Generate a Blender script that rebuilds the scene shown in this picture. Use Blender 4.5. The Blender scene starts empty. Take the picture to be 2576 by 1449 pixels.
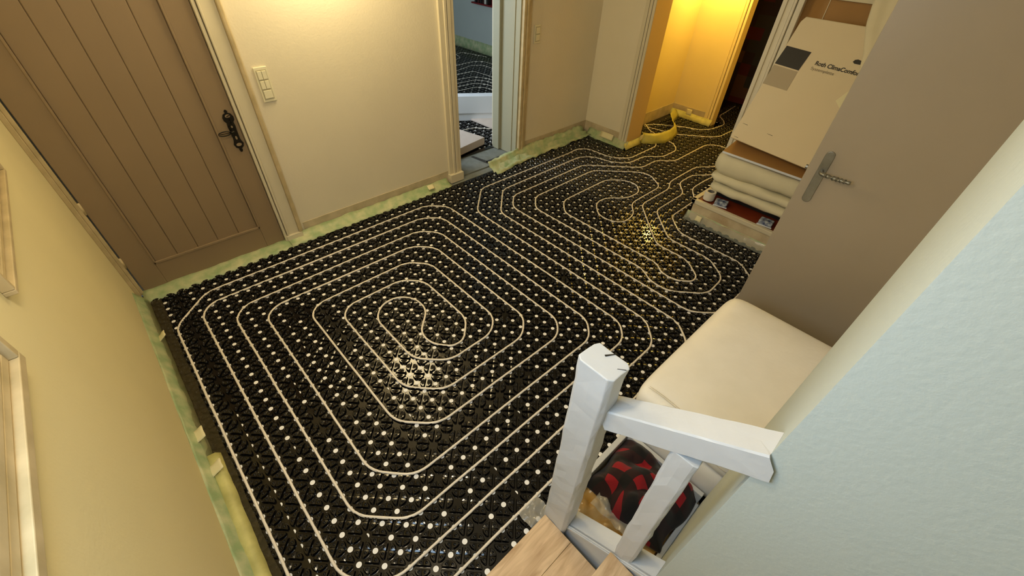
import bpy, bmesh, math, random
from mathutils import Vector, Matrix, noise
random.seed(7)
P = 0.075                      # grid pitch of the studded floor plates in metres; all lengths below are in pitches
S = bpy.context.scene

# ------------------------------------------------------------------ camera
def lin(c):
    c = c/255.0
    return c/12.92 if c <= 0.04045 else ((c+0.055)/1.055)**2.4
def rgb(r, g, b): return (lin(r), lin(g), lin(b), 1.0)

R0 = Vector((0.73253901, -0.67988384, 0.03383126))
R1 = Vector((-0.4354295, -0.50619516, -0.74442435))
R2 = Vector((0.52324731, 0.53058875, -0.66684918))
cam_d = bpy.data.cameras.new('camera')
cam = bpy.data.objects.new('camera', cam_d)
S.collection.objects.link(cam)
m = Matrix.Identity(4)
for k in range(3):
    m[k][0] = R0[k]; m[k][1] = -R1[k]; m[k][2] = -R2[k]
m[0][3], m[1][3], m[2][3] = -3.19100317*P, -9.17015258*P, 26.90133805*P
cam.matrix_world = m
cam_d.sensor_width = 36.0
cam_d.lens = 1047.74/2576*36.0
cam_d.clip_start = 0.02
S.camera = cam

# ------------------------------------------------------------------ world, light, exposure
w = bpy.data.worlds.new('world'); S.world = w
w.use_nodes = True
w.node_tree.nodes['Background'].inputs[0].default_value = (0.55, 0.7, 0.9, 1)
w.node_tree.nodes['Background'].inputs[1].default_value = 0.12
S.view_settings.view_transform = 'Standard'
S.view_settings.look = 'None'
S.view_settings.exposure = 0.10
S.view_settings.gamma = 1.0
S.view_settings.use_curve_mapping = False

def point(name, loc, power, col, rad):
    d = bpy.data.lights.new(name, 'POINT'); d.energy = power; d.color = col; d.shadow_soft_size = rad
    o = bpy.data.objects.new(name, d); S.collection.objects.link(o); o.location = Vector(loc)*P
    return o
def area(name, loc, target, sx, sy, power, col):
    d = bpy.data.lights.new(name, 'AREA'); d.shape = 'RECTANGLE'; d.size = sx*P; d.size_y = sy*P
    d.energy = power; d.color = col
    o = bpy.data.objects.new(name, d); S.collection.objects.link(o)
    o.location = Vector(loc)*P
    v = (Vector(target)-Vector(loc)).normalized()
    o.rotation_euler = v.to_track_quat('-Z', 'Y').to_euler()
    return o
point('room_lamp', (14.2, 29.6, 27.5), 35, (1.0, 0.80, 0.45), 0.26)
point('warm_fill_light', (-2, 2.5, 30.8), 24, (1.0, 0.85, 0.60), 0.12)  # added unseen warm fill, placed so its floor reflection falls out of view
point('hall_lamp', (70.5, 24.5, 23.5), 27, (1.0, 0.73, 0.17), 0.07)
area('stair_window_light', (-7.9, -2.5, 23), (14, -3.5, 6), 10, 11, 18, (0.46, 0.71, 1.0))
area('far_room_window_light', (17, 57, 21), (50, 54, 0), 18, 14, 80, (0.76, 0.88, 1.0))

# ------------------------------------------------------------------ materials
MATS = {}
def mat(name, col, rough=0.6, var=0.0, scale=8.0, bump=0.0, bscale=60.0, metal=0.0, coat=0.0, spec=0.5, trans=0.0, alpha=1.0, emis=None, col2=None):
    if name in MATS: return MATS[name]
    mt = bpy.data.materials.new(name); mt.use_nodes = True
    nt = mt.node_tree; b = nt.nodes['Principled BSDF']
    b.inputs['Base Color'].default_value = col
    b.inputs['Roughness'].default_value = rough
    b.inputs['Metallic'].default_value = metal
    b.inputs['Coat Weight'].default_value = coat
    b.inputs['Specular IOR Level'].default_value = spec
    b.inputs['Transmission Weight'].default_value = trans
    b.inputs['Alpha'].default_value = alpha
    tc = nt.nodes.new('ShaderNodeTexCoord')
    if var > 0:
        n = nt.nodes.new('ShaderNodeTexNoise'); n.inputs['Scale'].default_value = scale; n.inputs['Detail'].default_value = 4
        nt.links.new(tc.outputs['Object'], n.inputs['Vector'])
        mx = nt.nodes.new('ShaderNodeMix'); mx.data_type = 'RGBA'
        c2 = col2 if col2 else (col[0]*(1-var), col[1]*(1-var), col[2]*(1-var*1.2), 1)
        mx.inputs[6].default_value = col; mx.inputs[7].default_value = c2
        rp = nt.nodes.new('ShaderNodeMapRange'); rp.inputs[1].default_value = 0.35; rp.inputs[2].default_value = 0.7
        nt.links.new(n.outputs['Fac'], rp.inputs[0]); nt.links.new(rp.outputs[0], mx.inputs[0])
        nt.links.new(mx.outputs[2], b.inputs['Base Color'])
    if bump > 0:
        n2 = nt.nodes.new('ShaderNodeTexNoise'); n2.inputs['Scale'].default_value = bscale; n2.inputs['Detail'].default_value = 5
        nt.links.new(tc.outputs['Object'], n2.inputs['Vector'])
        bp = nt.nodes.new('ShaderNodeBump'); bp.inputs['Strength'].default_value = bump; bp.inputs['Distance'].default_value = 0.003
        nt.links.new(n2.outputs['Fac'], bp.inputs['Height']); nt.links.new(bp.outputs['Normal'], b.inputs['Normal'])
    MATS[name] = mt
    return mt

M_wall = mat('painted_plaster_cream', rgb(232, 222, 196), 0.75, 0.04, 2.0, 0.35, 90)
M_wall_left = mat('painted_plaster_ochre', rgb(234, 222, 176), 0.75, 0.04, 2.0, 0.3, 90)
M_wall_pale = mat('painted_plaster_pale', rgb(192, 201, 196), 0.8, 0.03, 2.0, 0.35, 90)
M_ceil = mat('ceiling_white', rgb(230, 225, 212), 0.9)
M_yellow = mat('painted_plaster_yellow', rgb(238, 216, 150), 0.7, 0.04, 2.0, 0.2, 90)
M_trim = mat('painted_trim_cream', rgb(222, 212, 184), 0.45, 0.05, 5.0, 0.15, 40)
M_trim_wear = mat('worn_trim', rgb(205, 186, 145), 0.5, 0.25, 12.0, 0.2, 40)
M_brown = mat('taupe_door_paint', rgb(148, 127, 98), 0.5, 0.05, 3.0, 0.15, 60)
M_brown_d = mat('taupe_groove', rgb(122, 100, 70), 0.55)
M_grey = mat('greige_door_paint', rgb(172, 160, 140), 0.38, 0.04, 3.0, 0.1, 60)
M_iron = mat('black_iron', rgb(48, 44, 38), 0.4, 0.3, 40, 0.3, 80, metal=0.7)
M_steel = mat('aged_metal', rgb(150, 148, 138), 0.38, 0.2, 25, 0.1, 60, metal=0.75)
M_switch = mat('switch_plastic', rgb(232, 226, 196), 0.3)
M_switch_d = mat('switch_gap', rgb(190, 182, 150), 0.4)
M_black = mat('black_plastic_moulded', rgb(9, 8, 8), 0.11, 0, spec=0.55, bump=0.12, bscale=25)
M_dot = mat('white_plate_dot', rgb(255, 253, 248), 0.5)
M_pipe = mat('translucent_white_pipe', rgb(236, 227, 212), 0.32, spec=0.5, coat=0.2)
M_foam = mat('green_edge_foam', rgb(150, 173, 126), 0.5, 0.35, 14, 0.9, 30, col2=rgb(200, 202, 160))
M_foam_y = mat('yellow_green_foam', rgb(206, 200, 128), 0.5, 0.3, 14, 0.4, 30)
M_film = mat('clear_film', rgb(96, 86, 56), 0.1, 0, spec=1.0, alpha=0.3, bump=0.9, bscale=22)
M_film2 = mat('milky_film', rgb(226, 220, 200), 0.18, 0, spec=0.7, alpha=0.5, bump=0.9, bscale=22)
M_tape = mat('masking_tape', rgb(232, 222, 176), 0.6)
M_plaster_raw = mat('raw_plaster', rgb(206, 190, 158), 0.85, 0.25, 10, 0.6, 50)
M_white_wood = mat('white_painted_wood', rgb(206, 209, 212), 0.5, 0.05, 6.0, 0.5, 26)
M_oak_tread = None
M_white = mat('white_board', rgb(226, 230, 236), 0.5)
M_concrete = mat('grey_screed', rgb(128, 132, 126), 0.8, 0.25, 12, 0.5, 50)
M_slot = mat('dark_gap', rgb(52, 52, 48), 0.8)
M_pink = mat('raw_board', rgb(208, 192, 180), 0.7, 0.08, 10, 0.2, 50)
M_leather = mat('white_leather', rgb(252, 251, 247), 0.45, 0.05, 7, 0.35, 45)
M_stitch = mat('leather_stitch', rgb(216, 210, 198), 0.6)
M_card = mat('brown_cardboard', rgb(170, 128, 70), 0.8, 0.06, 6, 0.1, 60)
M_box = mat('white_carton', rgb(224, 206, 166), 0.6, 0.03, 3, 0.08, 40)
M_print = mat('black_print', rgb(34, 30, 22), 0.55)
M_print_g = mat('grey_print', rgb(176, 160, 128), 0.6)
M_text_g = mat('grey_lettering', rgb(120, 108, 82), 0.6)
M_quilt = mat('quilted_blanket_cream', rgb(226, 218, 186), 0.85, 0.06, 6, 0.6, 34)
M_redtile = mat('red_brown_tile', rgb(128, 52, 26), 0.45, 0.2, 6, 0.1, 30)
M_soot = mat('smudged_plaster', rgb(212, 198, 164), 0.8, 0.22, 7, 0.4, 40, col2=rgb(176, 152, 116))
M_bluepack = mat('blue_glossy_pack', rgb(40, 62, 110), 0.12, 0.9, 30, 0.8, 20, spec=1.0, col2=rgb(200, 210, 220))
M_amber = mat('amber_plastic_sheet', rgb(196, 150, 72), 0.25, 0.35, 10, 0.8, 16, col2=rgb(214, 190, 140))
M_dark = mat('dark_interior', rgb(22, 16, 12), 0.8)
M_sheet = mat('white_dust_sheet', rgb(226, 214, 176), 0.6, 0.08, 5, 0.2, 30)

def wood_mat():
    mt = bpy.data.materials.new('oak_tread'); mt.use_nodes = True; nt = mt.node_tree; b = nt.nodes['Principled BSDF']
    tc = nt.nodes.new('ShaderNodeTexCoord'); mp = nt.nodes.new('ShaderNodeMapping')
    mp.inputs['Scale'].default_value = (1.0, 9.0, 1.0)
    n = nt.nodes.new('ShaderNodeTexNoise'); n.inputs['Scale'].default_value = 4.5; n.inputs['Detail'].default_value = 6; n.inputs['Distortion'].default_value = 1.2
    cr = nt.nodes.new('ShaderNodeValToRGB')
    cr.color_ramp.elements[0].color = rgb(184, 150, 110); cr.color_ramp.elements[0].position = 0.3
    cr.color_ramp.elements[1].color = rgb(222, 192, 152); cr.color_ramp.elements[1].position = 0.65
    nt.links.new(tc.outputs['Object'], mp.inputs[0]); nt.links.new(mp.outputs[0], n.inputs['Vector'])
    nt.links.new(n.outputs['Fac'], cr.inputs[0]); nt.links.new(cr.outputs[0], b.inputs['Base Color'])
    b.inputs['Roughness'].default_value = 0.42
    return mt
M_oak = wood_mat()

def check_mat():
    """red and black buffalo check"""
    mt = bpy.data.materials.new('red_black_check'); mt.use_nodes = True; nt = mt.node_tree; b = nt.nodes['Principled BSDF']
    uv = nt.nodes.new('ShaderNodeUVMap')
    sp = nt.nodes.new('ShaderNodeSeparateXYZ'); nt.links.new(uv.outputs[0], sp.inputs[0])
    outs = []
    for i in range(2):
        mm = nt.nodes.new('ShaderNodeMath'); mm.operation = 'MULTIPLY'; mm.inputs[1].default_value = 1.0
        fr = nt.nodes.new('ShaderNodeMath'); fr.operation = 'FRACT'
        gt = nt.nodes.new('ShaderNodeMath'); gt.operation = 'GREATER_THAN'; gt.inputs[1].default_value = 0.5
        nt.links.new(sp.outputs[i], mm.inputs[0]); nt.links.new(mm.outputs[0], fr.inputs[0]); nt.links.new(fr.outputs[0], gt.inputs[0])
        outs.append(gt.outputs[0])
    ad = nt.nodes.new('ShaderNodeMath'); ad.operation = 'ADD'; nt.links.new(outs[0], ad.inputs[0]); nt.links.new(outs[1], ad.inputs[1])
    dv = nt.nodes.new('ShaderNodeMath'); dv.operation = 'DIVIDE'; dv.inputs[1].default_value = 2.0; nt.links.new(ad.outputs[0], dv.inputs[0])
    cr = nt.nodes.new('ShaderNodeValToRGB'); cr.color_ramp.interpolation = 'CONSTANT'
    e = cr.color_ramp.elements
    e[0].color = rgb(20, 18, 18); e[0].position = 0
    e[1].color = rgb(38, 14, 17); e[1].position = 0.4
    x = e.new(0.9); x.color = rgb(140, 14, 26)
    nt.links.new(dv.outputs[0], cr.inputs[0]); nt.links.new(cr.outputs[0], b.inputs['Base Color'])
    b.inputs['Roughness'].default_value = 0.95
    b.inputs['Sheen Weight'].default_value = 0.12
    return mt
M_check = check_mat()

def tile_mat():
    mt = bpy.data.materials.new('dark_mixed_tiles'); mt.use_nodes = True; nt = mt.node_tree; b = nt.nodes['Principled BSDF']
    tc = nt.nodes.new('ShaderNodeTexCoord')
    sn = nt.nodes.new('ShaderNodeVectorMath'); sn.operation = 'SNAP'; sn.inputs[1].default_value = (0.15, 0.15, 0.15)
    nt.links.new(tc.outputs['Object'], sn.inputs[0])
    wn = nt.nodes.new('ShaderNodeTexWhiteNoise'); nt.links.new(sn.outputs[0], wn.inputs['Vector'])
    cr = nt.nodes.new('ShaderNodeValToRGB'); cr.color_ramp.interpolation = 'CONSTANT'; e = cr.color_ramp.elements
    e[0].color = rgb(40, 26, 18); e[0].position = 0
    e[1].color = rgb(74, 22, 18); e[1].position = 0.3
    for ps, c in ((0.5, (44, 44, 38)), (0.7, (82, 58, 40)), (0.85, (24, 22, 18))):
        q = e.new(ps); q.color = rgb(*c)
    nt.links.new(wn.outputs['Value'], cr.inputs[0]); nt.links.new(cr.outputs[0], b.inputs['Base Color'])
    b.inputs['Roughness'].default_value = 0.5
    return mt
M_tile = tile_mat()

# ------------------------------------------------------------------ mesh helpers
def V(*a): return Vector(a)
class MB:
    def __init__(s): s.v = []; s.f = []; s.m = []; s.uv = None
    def add(s, vs, fs, mi=0):
        b = len(s.v); s.v += [Vector(x) for x in vs]; s.f += [[b+i for i in q] for q in fs]; s.m += [mi]*len(fs); return b
    def box(s, lo, hi, mi=0, fr=None):
        x0, y0, z0 = lo; x1, y1, z1 = hi
        vs = [V(x, y, z) for z in (z0, z1) for x, y in ((x0, y0), (x1, y0), (x1, y1), (x0, y1))]
        if fr: vs = [fr[0]+fr[1]*q.x+fr[2]*q.y+fr[3]*q.z for q in vs]
        s.add(vs, [(0, 3, 2, 1), (4, 5, 6, 7), (0, 1, 5, 4), (1, 2, 6, 5), (2, 3, 7, 6), (3, 0, 4, 7)], mi); return s
    def prism(s, poly, z0, z1, mi=0):
        n = len(poly); vs = [V(x, y, z0) for x, y in poly]+[V(x, y, z1) for x, y in poly]
        s.add(vs, [tuple(range(n))[::-1], tuple(range(n, 2*n))]+[(i, (i+1) % n, n+(i+1) % n, n+i) for i in range(n)], mi); return s
    def extrude(s, poly, d, mi=0):
        n = len(poly); vs = [Vector(q) for q in poly]+[Vector(q)+Vector(d) for q in poly]
        s.add(vs, [tuple(range(n))[::-1], tuple(range(n, 2*n))]+[(i, (i+1) % n, n+(i+1) % n, n+i) for i in range(n)], mi); return s
    def tube(s, pts, r, seg=8, mi=0, closed=False, rf=None, flat=None):
        pts = [Vector(q) for q in pts]; n = len(pts); rings = []
        for i in range(n):
            a = pts[(i-1) % n] if (closed or i > 0) else pts[i]
            b = pts[(i+1) % n] if (closed or i < n-1) else pts[i]
            t = (b-a).normalized()
            up = V(0, 0, 1) if abs(t.z) < 0.95 else V(1, 0, 0)
            u = t.cross(up).normalized(); w_ = u.cross(t)
            rr = rf(i/(n-1)) if rf else r
            fu = flat or 1.0
            rings.append([pts[i]+u*math.cos(2*math.pi*k/seg)*rr+w_*math.sin(2*math.pi*k/seg)*rr*fu for k in range(seg)])
        vs = [q for rg in rings for q in rg]; fs = []
        for i in range(n if closed else n-1):
            for k in range(seg):
                a0 = i*seg+k; a1 = i*seg+(k+1) % seg; b0 = ((i+1) % n)*seg+k; b1 = ((i+1) % n)*seg+(k+1) % seg
                fs.append((a0, a1, b1, b0))
        if not closed:
            fs.append(tuple(range(seg))[::-1]); fs.append(tuple((n-1)*seg+k for k in range(seg)))
        s.add(vs, fs, mi); return s
    def grid(s, fn, nu, nv, mi=0, uvf=None):
        vs = [fn(i/nu, j/nv) for j in range(nv+1) for i in range(nu+1)]
        fs = [(j*(nu+1)+i, j*(nu+1)+i+1, (j+1)*(nu+1)+i+1, (j+1)*(nu+1)+i) for j in range(nv) for i in range(nu)]
        b = s.add(vs, fs, mi); return s
    def build(s, name, mats, parent=None, smooth=False, origin=None, bevel=0, bseg=2, sub=0, solid=0):
        if not isinstance(mats, (list, tuple)): mats = [mats]
        if parent is not None: org = Vector(parent['_o'])
        elif origin is not None: org = Vector(origin)
        else:
            lo = [min(q[k] for q in s.v) for k in range(3)]; hi = [max(q[k] for q in s.v) for k in range(3)]
            org = V((lo[0]+hi[0])/2, (lo[1]+hi[1])/2, lo[2])
        me = bpy.data.meshes.new(name)
        me.from_pydata([tuple((q-org)*P) for q in s.v], [], s.f)
        for mt in mats: me.materials.append(mt)
        if len(mats) > 1: me.polygons.foreach_set('material_index', s.m)
        if smooth: me.polygons.foreach_set('use_smooth', [True]*len(me.polygons))
        if getattr(s, 'weld', False):
            bm = bmesh.new(); bm.from_mesh(me); bmesh.ops.remove_doubles(bm, verts=bm.verts, dist=1e-5); bm.to_mesh(me); bm.free()
        me.update()
        o = bpy.data.objects.new(name, me); S.collection.objects.link(o)
        if parent is None: o.location = org*P
        else: o.parent = parent
        o['_o'] = tuple(org)
        if bevel:
            bv = o.modifiers.new('bevel', 'BEVEL'); bv.width = bevel*P; bv.segments = bseg; bv.limit_method = 'ANGLE'; bv.angle_limit = 0.6
        if sub:
            sb = o.modifiers.new('sub', 'SUBSURF'); sb.levels = sub; sb.render_levels = sub
        if solid:
            sd = o.modifiers.new('solid', 'SOLIDIFY'); sd.thickness = solid*P
        return o
def tag(o, label, cat=None, group=None, kind=None):
    o['label'] = label
    if cat: o['category'] = cat
    if group: o['group'] = group
    if kind: o['kind'] = kind
    return o
def empty(name, loc, label, cat, group=None, kind=None):
    o = bpy.data.objects.new(name, None); S.collection.objects.link(o)
    o.location = Vector(loc)*P; o['_o'] = tuple(loc); o.empty_display_size = 0.05
    return tag(o, label, cat, group, kind)
def nz(q, s=1.0, seed=0.0): return noise.noise(Vector(q)*s+Vector((seed, seed*1.7, seed*0.3)))

# ------------------------------------------------------------------ room shell
H = 33.0
def wallseg(name, polys, m_, label, kind='structure', cat='wall'):
    b = MB()
    for lo, hi in polys: b.box(lo, hi)
    return tag(b.build(name, m_), label, cat, kind=kind)

fl = MB(); fl.box((-9.5, -26, -1.2), (96, 33.5, -0.12)); fl.box((26, 33.5, -1.2), (40, 39, -0.12)); fl.box((16, 39, -1.2), (76, 103, -0.12))
tag(fl.build('floor', M_concrete), 'grey screed floor under the black heating mat', 'floor', kind='structure')
ce = MB(); ce.box((-9.5, -26, H), (96, 103, H+0.6))
tag(ce.build('ceiling', M_ceil), 'plain white ceiling above the room', 'ceiling', kind='structure')
wallseg('wall_left', [((-9.6, -26, -1), (-8.6, 34.5, H))], M_wall_left, 'warm cream plaster wall along the left side of the room')
bw = MB()
bw.box((-8.6, 33.5, 27.3), (4.6, 39, H)); bw.box((4.6, 33.5, -1), (26.9, 39, H)); bw.box((26.9, 33.5, 27.3), (38.5, 39, H)); bw.box((38.5, 33.5, -1), (54.33, 39, H))
bw.box((-8.6, 35.2, -1), (4.6, 39, 27.3)); bw.box((26.9, 33.5, -1), (28.05, 39, 27.3))
tag(bw.build('wall_back', M_wall), 'cream plaster wall holding the brown plank door and the open doorway', 'wall', kind='structure')
# short wall coming forward at the end of the back wall, with its deep reveal to the yellow hall
wallseg('wall_jut', [((54.33, 24.9, -1), (57.8, 39, H)), ((54.33, 9.4, 27.3), (57.8, 24.9, H))], M_wall, 'pale cream wall standing forward at the right end of the back wall')
wallseg('wall_hall', [((57.8, 29, -1), (76, 34, H)), ((74.5, 20.9, -1), (76, 29, H)), ((74.5, 9, 27), (76, 20.9, H))], M_yellow, 'yellow lit wall of the small hall beyond the room')
wallseg('wall_hall_right', [((57.8, 8.4, -1), (96, 9.4, H)), ((76, 34, -1), (96, 35, H))], M_yellow, 'yellow side wall of the hall hidden behind the storage nook')
wallseg('wall_tiled', [((91, 9.4, -1), (92, 34, H))], M_tile, 'dark wall of mixed brown red and black square tiles in the unlit room')
wallseg('wall_right', [((52.4, 7.6, -1), (57.8, 9.4, H)), ((55.5, -15, -1), (57.8, 7.6, H))], M_wall, 'cream wall end beside the storage nook with the cartons')
wallseg('wall_near', [((12.3, -15.2, -1), (55.5, -14, H))], M_wall, 'cream wall behind the open grey door')
wallseg('wall_stair', [((5.12, -26, -1), (12.3, -10.14, H))], M_wall_pale, 'pale wall beside the stairs with a cream end face')
wallseg('wall_behind', [((-8.6, -27, -1), (5.12, -26, H))], M_wall_pale, 'pale wall at the top of the stairs')
wallseg('wall_far_right', [((74, 39, -1), (76, 103, H))], M_wall_pale, 'pale far wall of the next room seen through the doorway')
wallseg('wall_far_back', [((16, 102, -1), (76, 103, H)), ((15, 39, -1), (16, 103, H))], M_wall_pale, 'pale end wall of the next room')

# ------------------------------------------------------------------ studded heating mat
def quarter(lod):
    """one quarter of the split round stud, x>0,y>g ; returns rings of points and faces"""
    g, R = 0.068, 0.45
    def outline(ins, n=5):
        r = R-ins; gy = g+ins
        a0 = math.asin(gy/r)+0.22
        pts = []
        # along the arc from near the groove to the mid line
        for k in range(n): 
            a = a0+(math.pi/2-0.035/r-a0)*k/(n-1)
            pts.append((r*math.cos(a), r*math.sin(a)))
        # mid line down
        pts.append((0.012, (r+gy)/2+0.03)); pts.append((0.012, gy))
        # flat side
        xe = r*math.cos(a0)-0.03
        pts.append((xe*0.5, gy)); pts.append((xe, gy+0.002))
        return pts
    v = []; f = []
    spec = ((0.0, -0.015), (0.165, 0.008), (0.198, 0.035)) if lod == 0 else ((0.0, -0.012), (0.195, 0.03))
    n = 9
    for z, ins in spec:
        for k, (x, y) in enumerate(outline(ins)):
            zz = z
            if z > 0.16 and k in (4, 5, 6): zz = z-0.025
            v.append((x, y, zz))
    for r in range(len(spec)-1):
        for k in range(n):
            a, b = r*n+k, r*n+(k+1) % n
            f.append((a, b, b+n, a+n))
    top = (len(spec)-1)*n
    if lod == 0:
        cx, cy, cr = 0.168, 0.225, 0.08
        # the cap gets its own rim points so that it shades flat
        v += [v[top+k] for k in range(n)]; top = len(v)-n
        c0 = len(v)
        for k in range(n):
            x, y, z = v[top+k]; a = math.atan2(y-cy, x-cx)
            v.append((cx+cr*math.cos(a), cy+cr*math.sin(a), 0.198))
        d0 = len(v); v += [v[c0+k] for k in range(n)]
        c1 = len(v)
        for k in range(n):
            x, y, z = v[d0+k]
            v.append((cx+(x-cx)*0.45, cy+(y-cy)*0.5, 0.13))
        for k in range(n):
            a, b = top+k, top+(k+1) % n
            f.append((a, b, c0+(k+1) % n, c0+k)); f.append((d0+k, d0+(k+1) % n, c1+(k+1) % n, c1+k))
        f.append(tuple(c1+k for k in range(n)))
    else:
        f.append(tuple(top+k for k in range(n)))
    return v, f
def rosette(lod, ori):
    v, f = [], []
    q, qf = quarter(lod); ang = math.radians(-45 if ori == 0 else 45)
    for sx, sy in ((1, 1), (-1, 1), (-1, -1), (1, -1)):
        b = len(v); flip = sx*sy < 0
        for x, y, z in q:
            x, y = x*sx, y*sy
            v.append((x*math.cos(ang)-y*math.sin(ang), x*math.sin(ang)+y*math.cos(ang), z))
        for fc in qf: f.append(tuple(b+i for i in (fc[::-1] if flip else fc)))
    return v, f
ROS = {(l, o): rosette(l, o) for l in (0, 1) for o in (0, 1)}
def missing(i, j):
    if i == 2 and j > -23: return True
    if j == -4 and 2 <= i <= 12: return True
    if j == -10 and -2 <= i <= 2: return True
    if i == 3 and -22 < j < -15: return True
    if i == -6 and j < -15: return True
    if (i, j) in ((-2, -11), (-2, -12), (10, -13), (15, -11), (15, -10), (21, -19), (21, -17), (23, -10), (23, -9), (1, -23), (1, -22), (9, -8), (8, -10), (12, -4)): return True
    return False
def mat_region(cells, dots, base, ext_dots=None):
    v, f, mi, vn = [], [], [], 0
    for poly in base:
        b = len(v); v += [(x, y, 0.0) for x, y in poly]; f.append(tuple(range(b, b+len(poly)))); mi.append(0)
    for (a, c, lod) in cells:          # cell centre at (a+.5, c+.5) in world grid
        rv, rf = ROS[(lod, (a+c) % 2)]
        b = len(v); cx, cy = a+0.5, c+0.5
        v += [(x+cx, y+cy, z) for x, y, z in rv]
        f += [tuple(b+k for k in q) for q in rf]; mi += [0]*len(rf)
    for (x0, y0, kind) in dots:
        b = len(v); n = 16; r = 0.155
        for k in range(n):
            a = 2*math.pi*k/n; x = math.cos(a)*r; y = math.sin(a)*r
            if kind == 1: x = max(x, 0.06); y = min(y, 0.11)
            v.append((x0+x, y0+y, 0.014))
        f.append(tuple(range(b, b+n))); mi.append(1)
    o = MB(); o.v = [Vector(q) for q in v]; o.f = f; o.m = mi
    return o
cells, dots = [], []
def in_room(x, y):
    if x < -7.95 or y > 32.0: return False
    if y < -4.4 and x < 12.5: return y < -99
    if y < -13.8: return False
    if x > 53.2 and y > 23.9: 
        return 58 < x < 74.3 and y < 28.7 
    if x > 43.0 and y < 8.2: return False
    if x > 51.5 and y < 9.6: return False
    if x > 73.8 and (y > 28 or y > 20.6 and x < 76.3): return False
    if x > 60 and y < 10.5: return False
    return x < 90.5
for a in range(-8, 91):
    for c in range(-14, 32):
        if in_room(a+0.1, c+0.1) and in_room(a+0.9, c+0.9) and in_room(a+0.1, c+0.9) and in_room(a+0.9, c+0.1):
            # rosettes out of the camera's reach behind the ottoman, or in far corners, keep fewer dimples
            lod = 0 if a < 38 else 1
            cells.append((a, c, lod))
for i in range(-7, 90):
    for c in range(-13, 32):
        j = -c
        if not (in_room(i+0.3, c) and in_room(i-0.3, c) and in_room(i, c+0.3) and in_room(i, c-0.3)): continue
        if missing(i, j): continue
        kind = 0
        if i == -6 and -15 <= j <= 2: kind = 1
        if random.random() < 0.03: kind = 1
        dots.append((i, c, kind))
base = [[(-8.05, -4.4), (12.6, -4.4), (12.6, -13.9), (43, -13.9), (43, 8.1), (52.3, 9.5), (57.8, 9.5), (90.9, 9.5), (90.9, 33), (76, 33), (76, 20.9), (74.5, 20.9), (74.5, 28.9), (57.8, 28.9), (57.8, 24.7), (53.2, 24.7), (53.2, 32.2), (-8.05, 32.2)]]
hm = mat_region(cells, dots, base)
hmo = hm.build('heating_mat', [M_black, M_dot], origin=(20, 10, 0), smooth=True)
tag(hmo, 'glossy black studded underfloor heating mat with white dots covering the main room floor', 'heating mat')
# next room
cells, dots = [], []
for a in range(30, 74):
    for c in range(39, 100):
        # keep the strip that can be seen through the doorway
        k = (c+9.17)/(a+3.19)
        if 0.98 < k < 1.55 and a < 73 and not (30 < a < 36 and 38 < c < 44): cells.append((a, c, 1)); dots.append((a, c, 0))
hm2 = mat_region(cells, dots, [[(29, 38.2), (73.5, 38.2), (73.5, 101), (29, 101)]])
tag(hm2.build('heating_mat', [M_black, M_dot], origin=(50, 60, 0)), 'black studded heating mat on the floor of the next room beyond the doorway', 'heating mat')

# ------------------------------------------------------------------ heating pipes
def fillet(pts, r=0.95, seg=5):
    out = [Vector(pts[0])]
    for k in range(1, len(pts)-1):
        a, b, c = Vector(pts[k-1]), Vector(pts[k]), Vector(pts[k+1])
        d1 = (a-b); d2 = (c-b); l1, l2 = d1.length, d2.length
        rr = min(r, l1*0.49, l2*0.49)
        p0 = b+d1/l1*rr; p1 = b+d2/l2*rr
        for q in range(seg+1):
            t = q/seg; out.append(p0*(1-t)**2+b*2*t*(1-t)+p1*t*t)
    out.append(Vector(pts[-1]))
    # split long straight runs so that the pipe can wander a little
    res = []
    for a, b in zip(out, out[1:]):
        n = max(1, int((b-a).length/2.0))
        for k in range(n): res.append(a+(b-a)*k/n)
    res.append(out[-1]); return res
def pipe(pts, label, group=None, z=0.142):
    pp = fillet([(x, -j, z) for x, j in pts])
    pp = [q+V(nz(q, 0.35, 3)*0.03, nz(q, 0.35, 9)*0.03, nz(q, 0.3, 5)*0.012) for q in pp]
    b = MB(); b.tube(pp, 0.088, 8)
    return tag(b.build('heating_pipe', M_pipe, smooth=True), label, 'pipe', group)
pipe([(61.5, -26.5), (61.6, -24.8), (60.2, -23.4), (58.6, -22), (51.2, -22), (49.2, -24), (48.9, -28.2), (47.4, -29.3), (45.6, -29), (28, -29), (24, -25), (24, -1), (22, 1), (-3, 1), (-5, -1), (-5, -27), (-4, -28.2), (18, -28), (20, -26.5), (20, -4.6), (18.4, -3), (1, -3), (-1, -5.2), (-1, -23.2), (0.2, -24.2), (14.2, -24), (16, -22.2), (16, -8.6), (14.3, -7), (6.2, -7), (4, -9.3), (4, -19), (5, -20),
      (10.4, -20), (12, -18.4), (12, -11.8), (10.3, -10), (9.2, -10), (8, -11.4), (8, -13), (10, -15), (10, -16.9), (8.9, -18.2), (7.3, -18.2), (6, -16.9), (6, -11.1), (8.1, -9), (12.5, -9), (14, -10.4), (14, -20.2), (12.3, -22), (3.1, -22), (2, -21), (2, -7.2), (4.2, -5), (16.6, -5), (18, -6.4), (18, -24.2), (16.3, -26), (-1.8, -26), (-3, -24.8), (-3, -3.4), (-0.6, -1), (20.5, -1), (22, -2.5), (22, -28.2), (20, -30), (-3.9, -30), (-7, -26.9), (-7, 1), (-5, 3), (24.2, 3), (26, 1), (26, -23), (30, -27), (45.5, -27.1), (47.2, -26), (48, -22.8), (49.8, -21.1), (53.6, -21), (55.6, -19.1), (59.6, -19), (61.4, -20.5), (61.9, -22.2), (63.2, -26.3), (65.3, -28.6)],
     'white heating pipe laid in the big double spiral at the left of the room')
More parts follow.
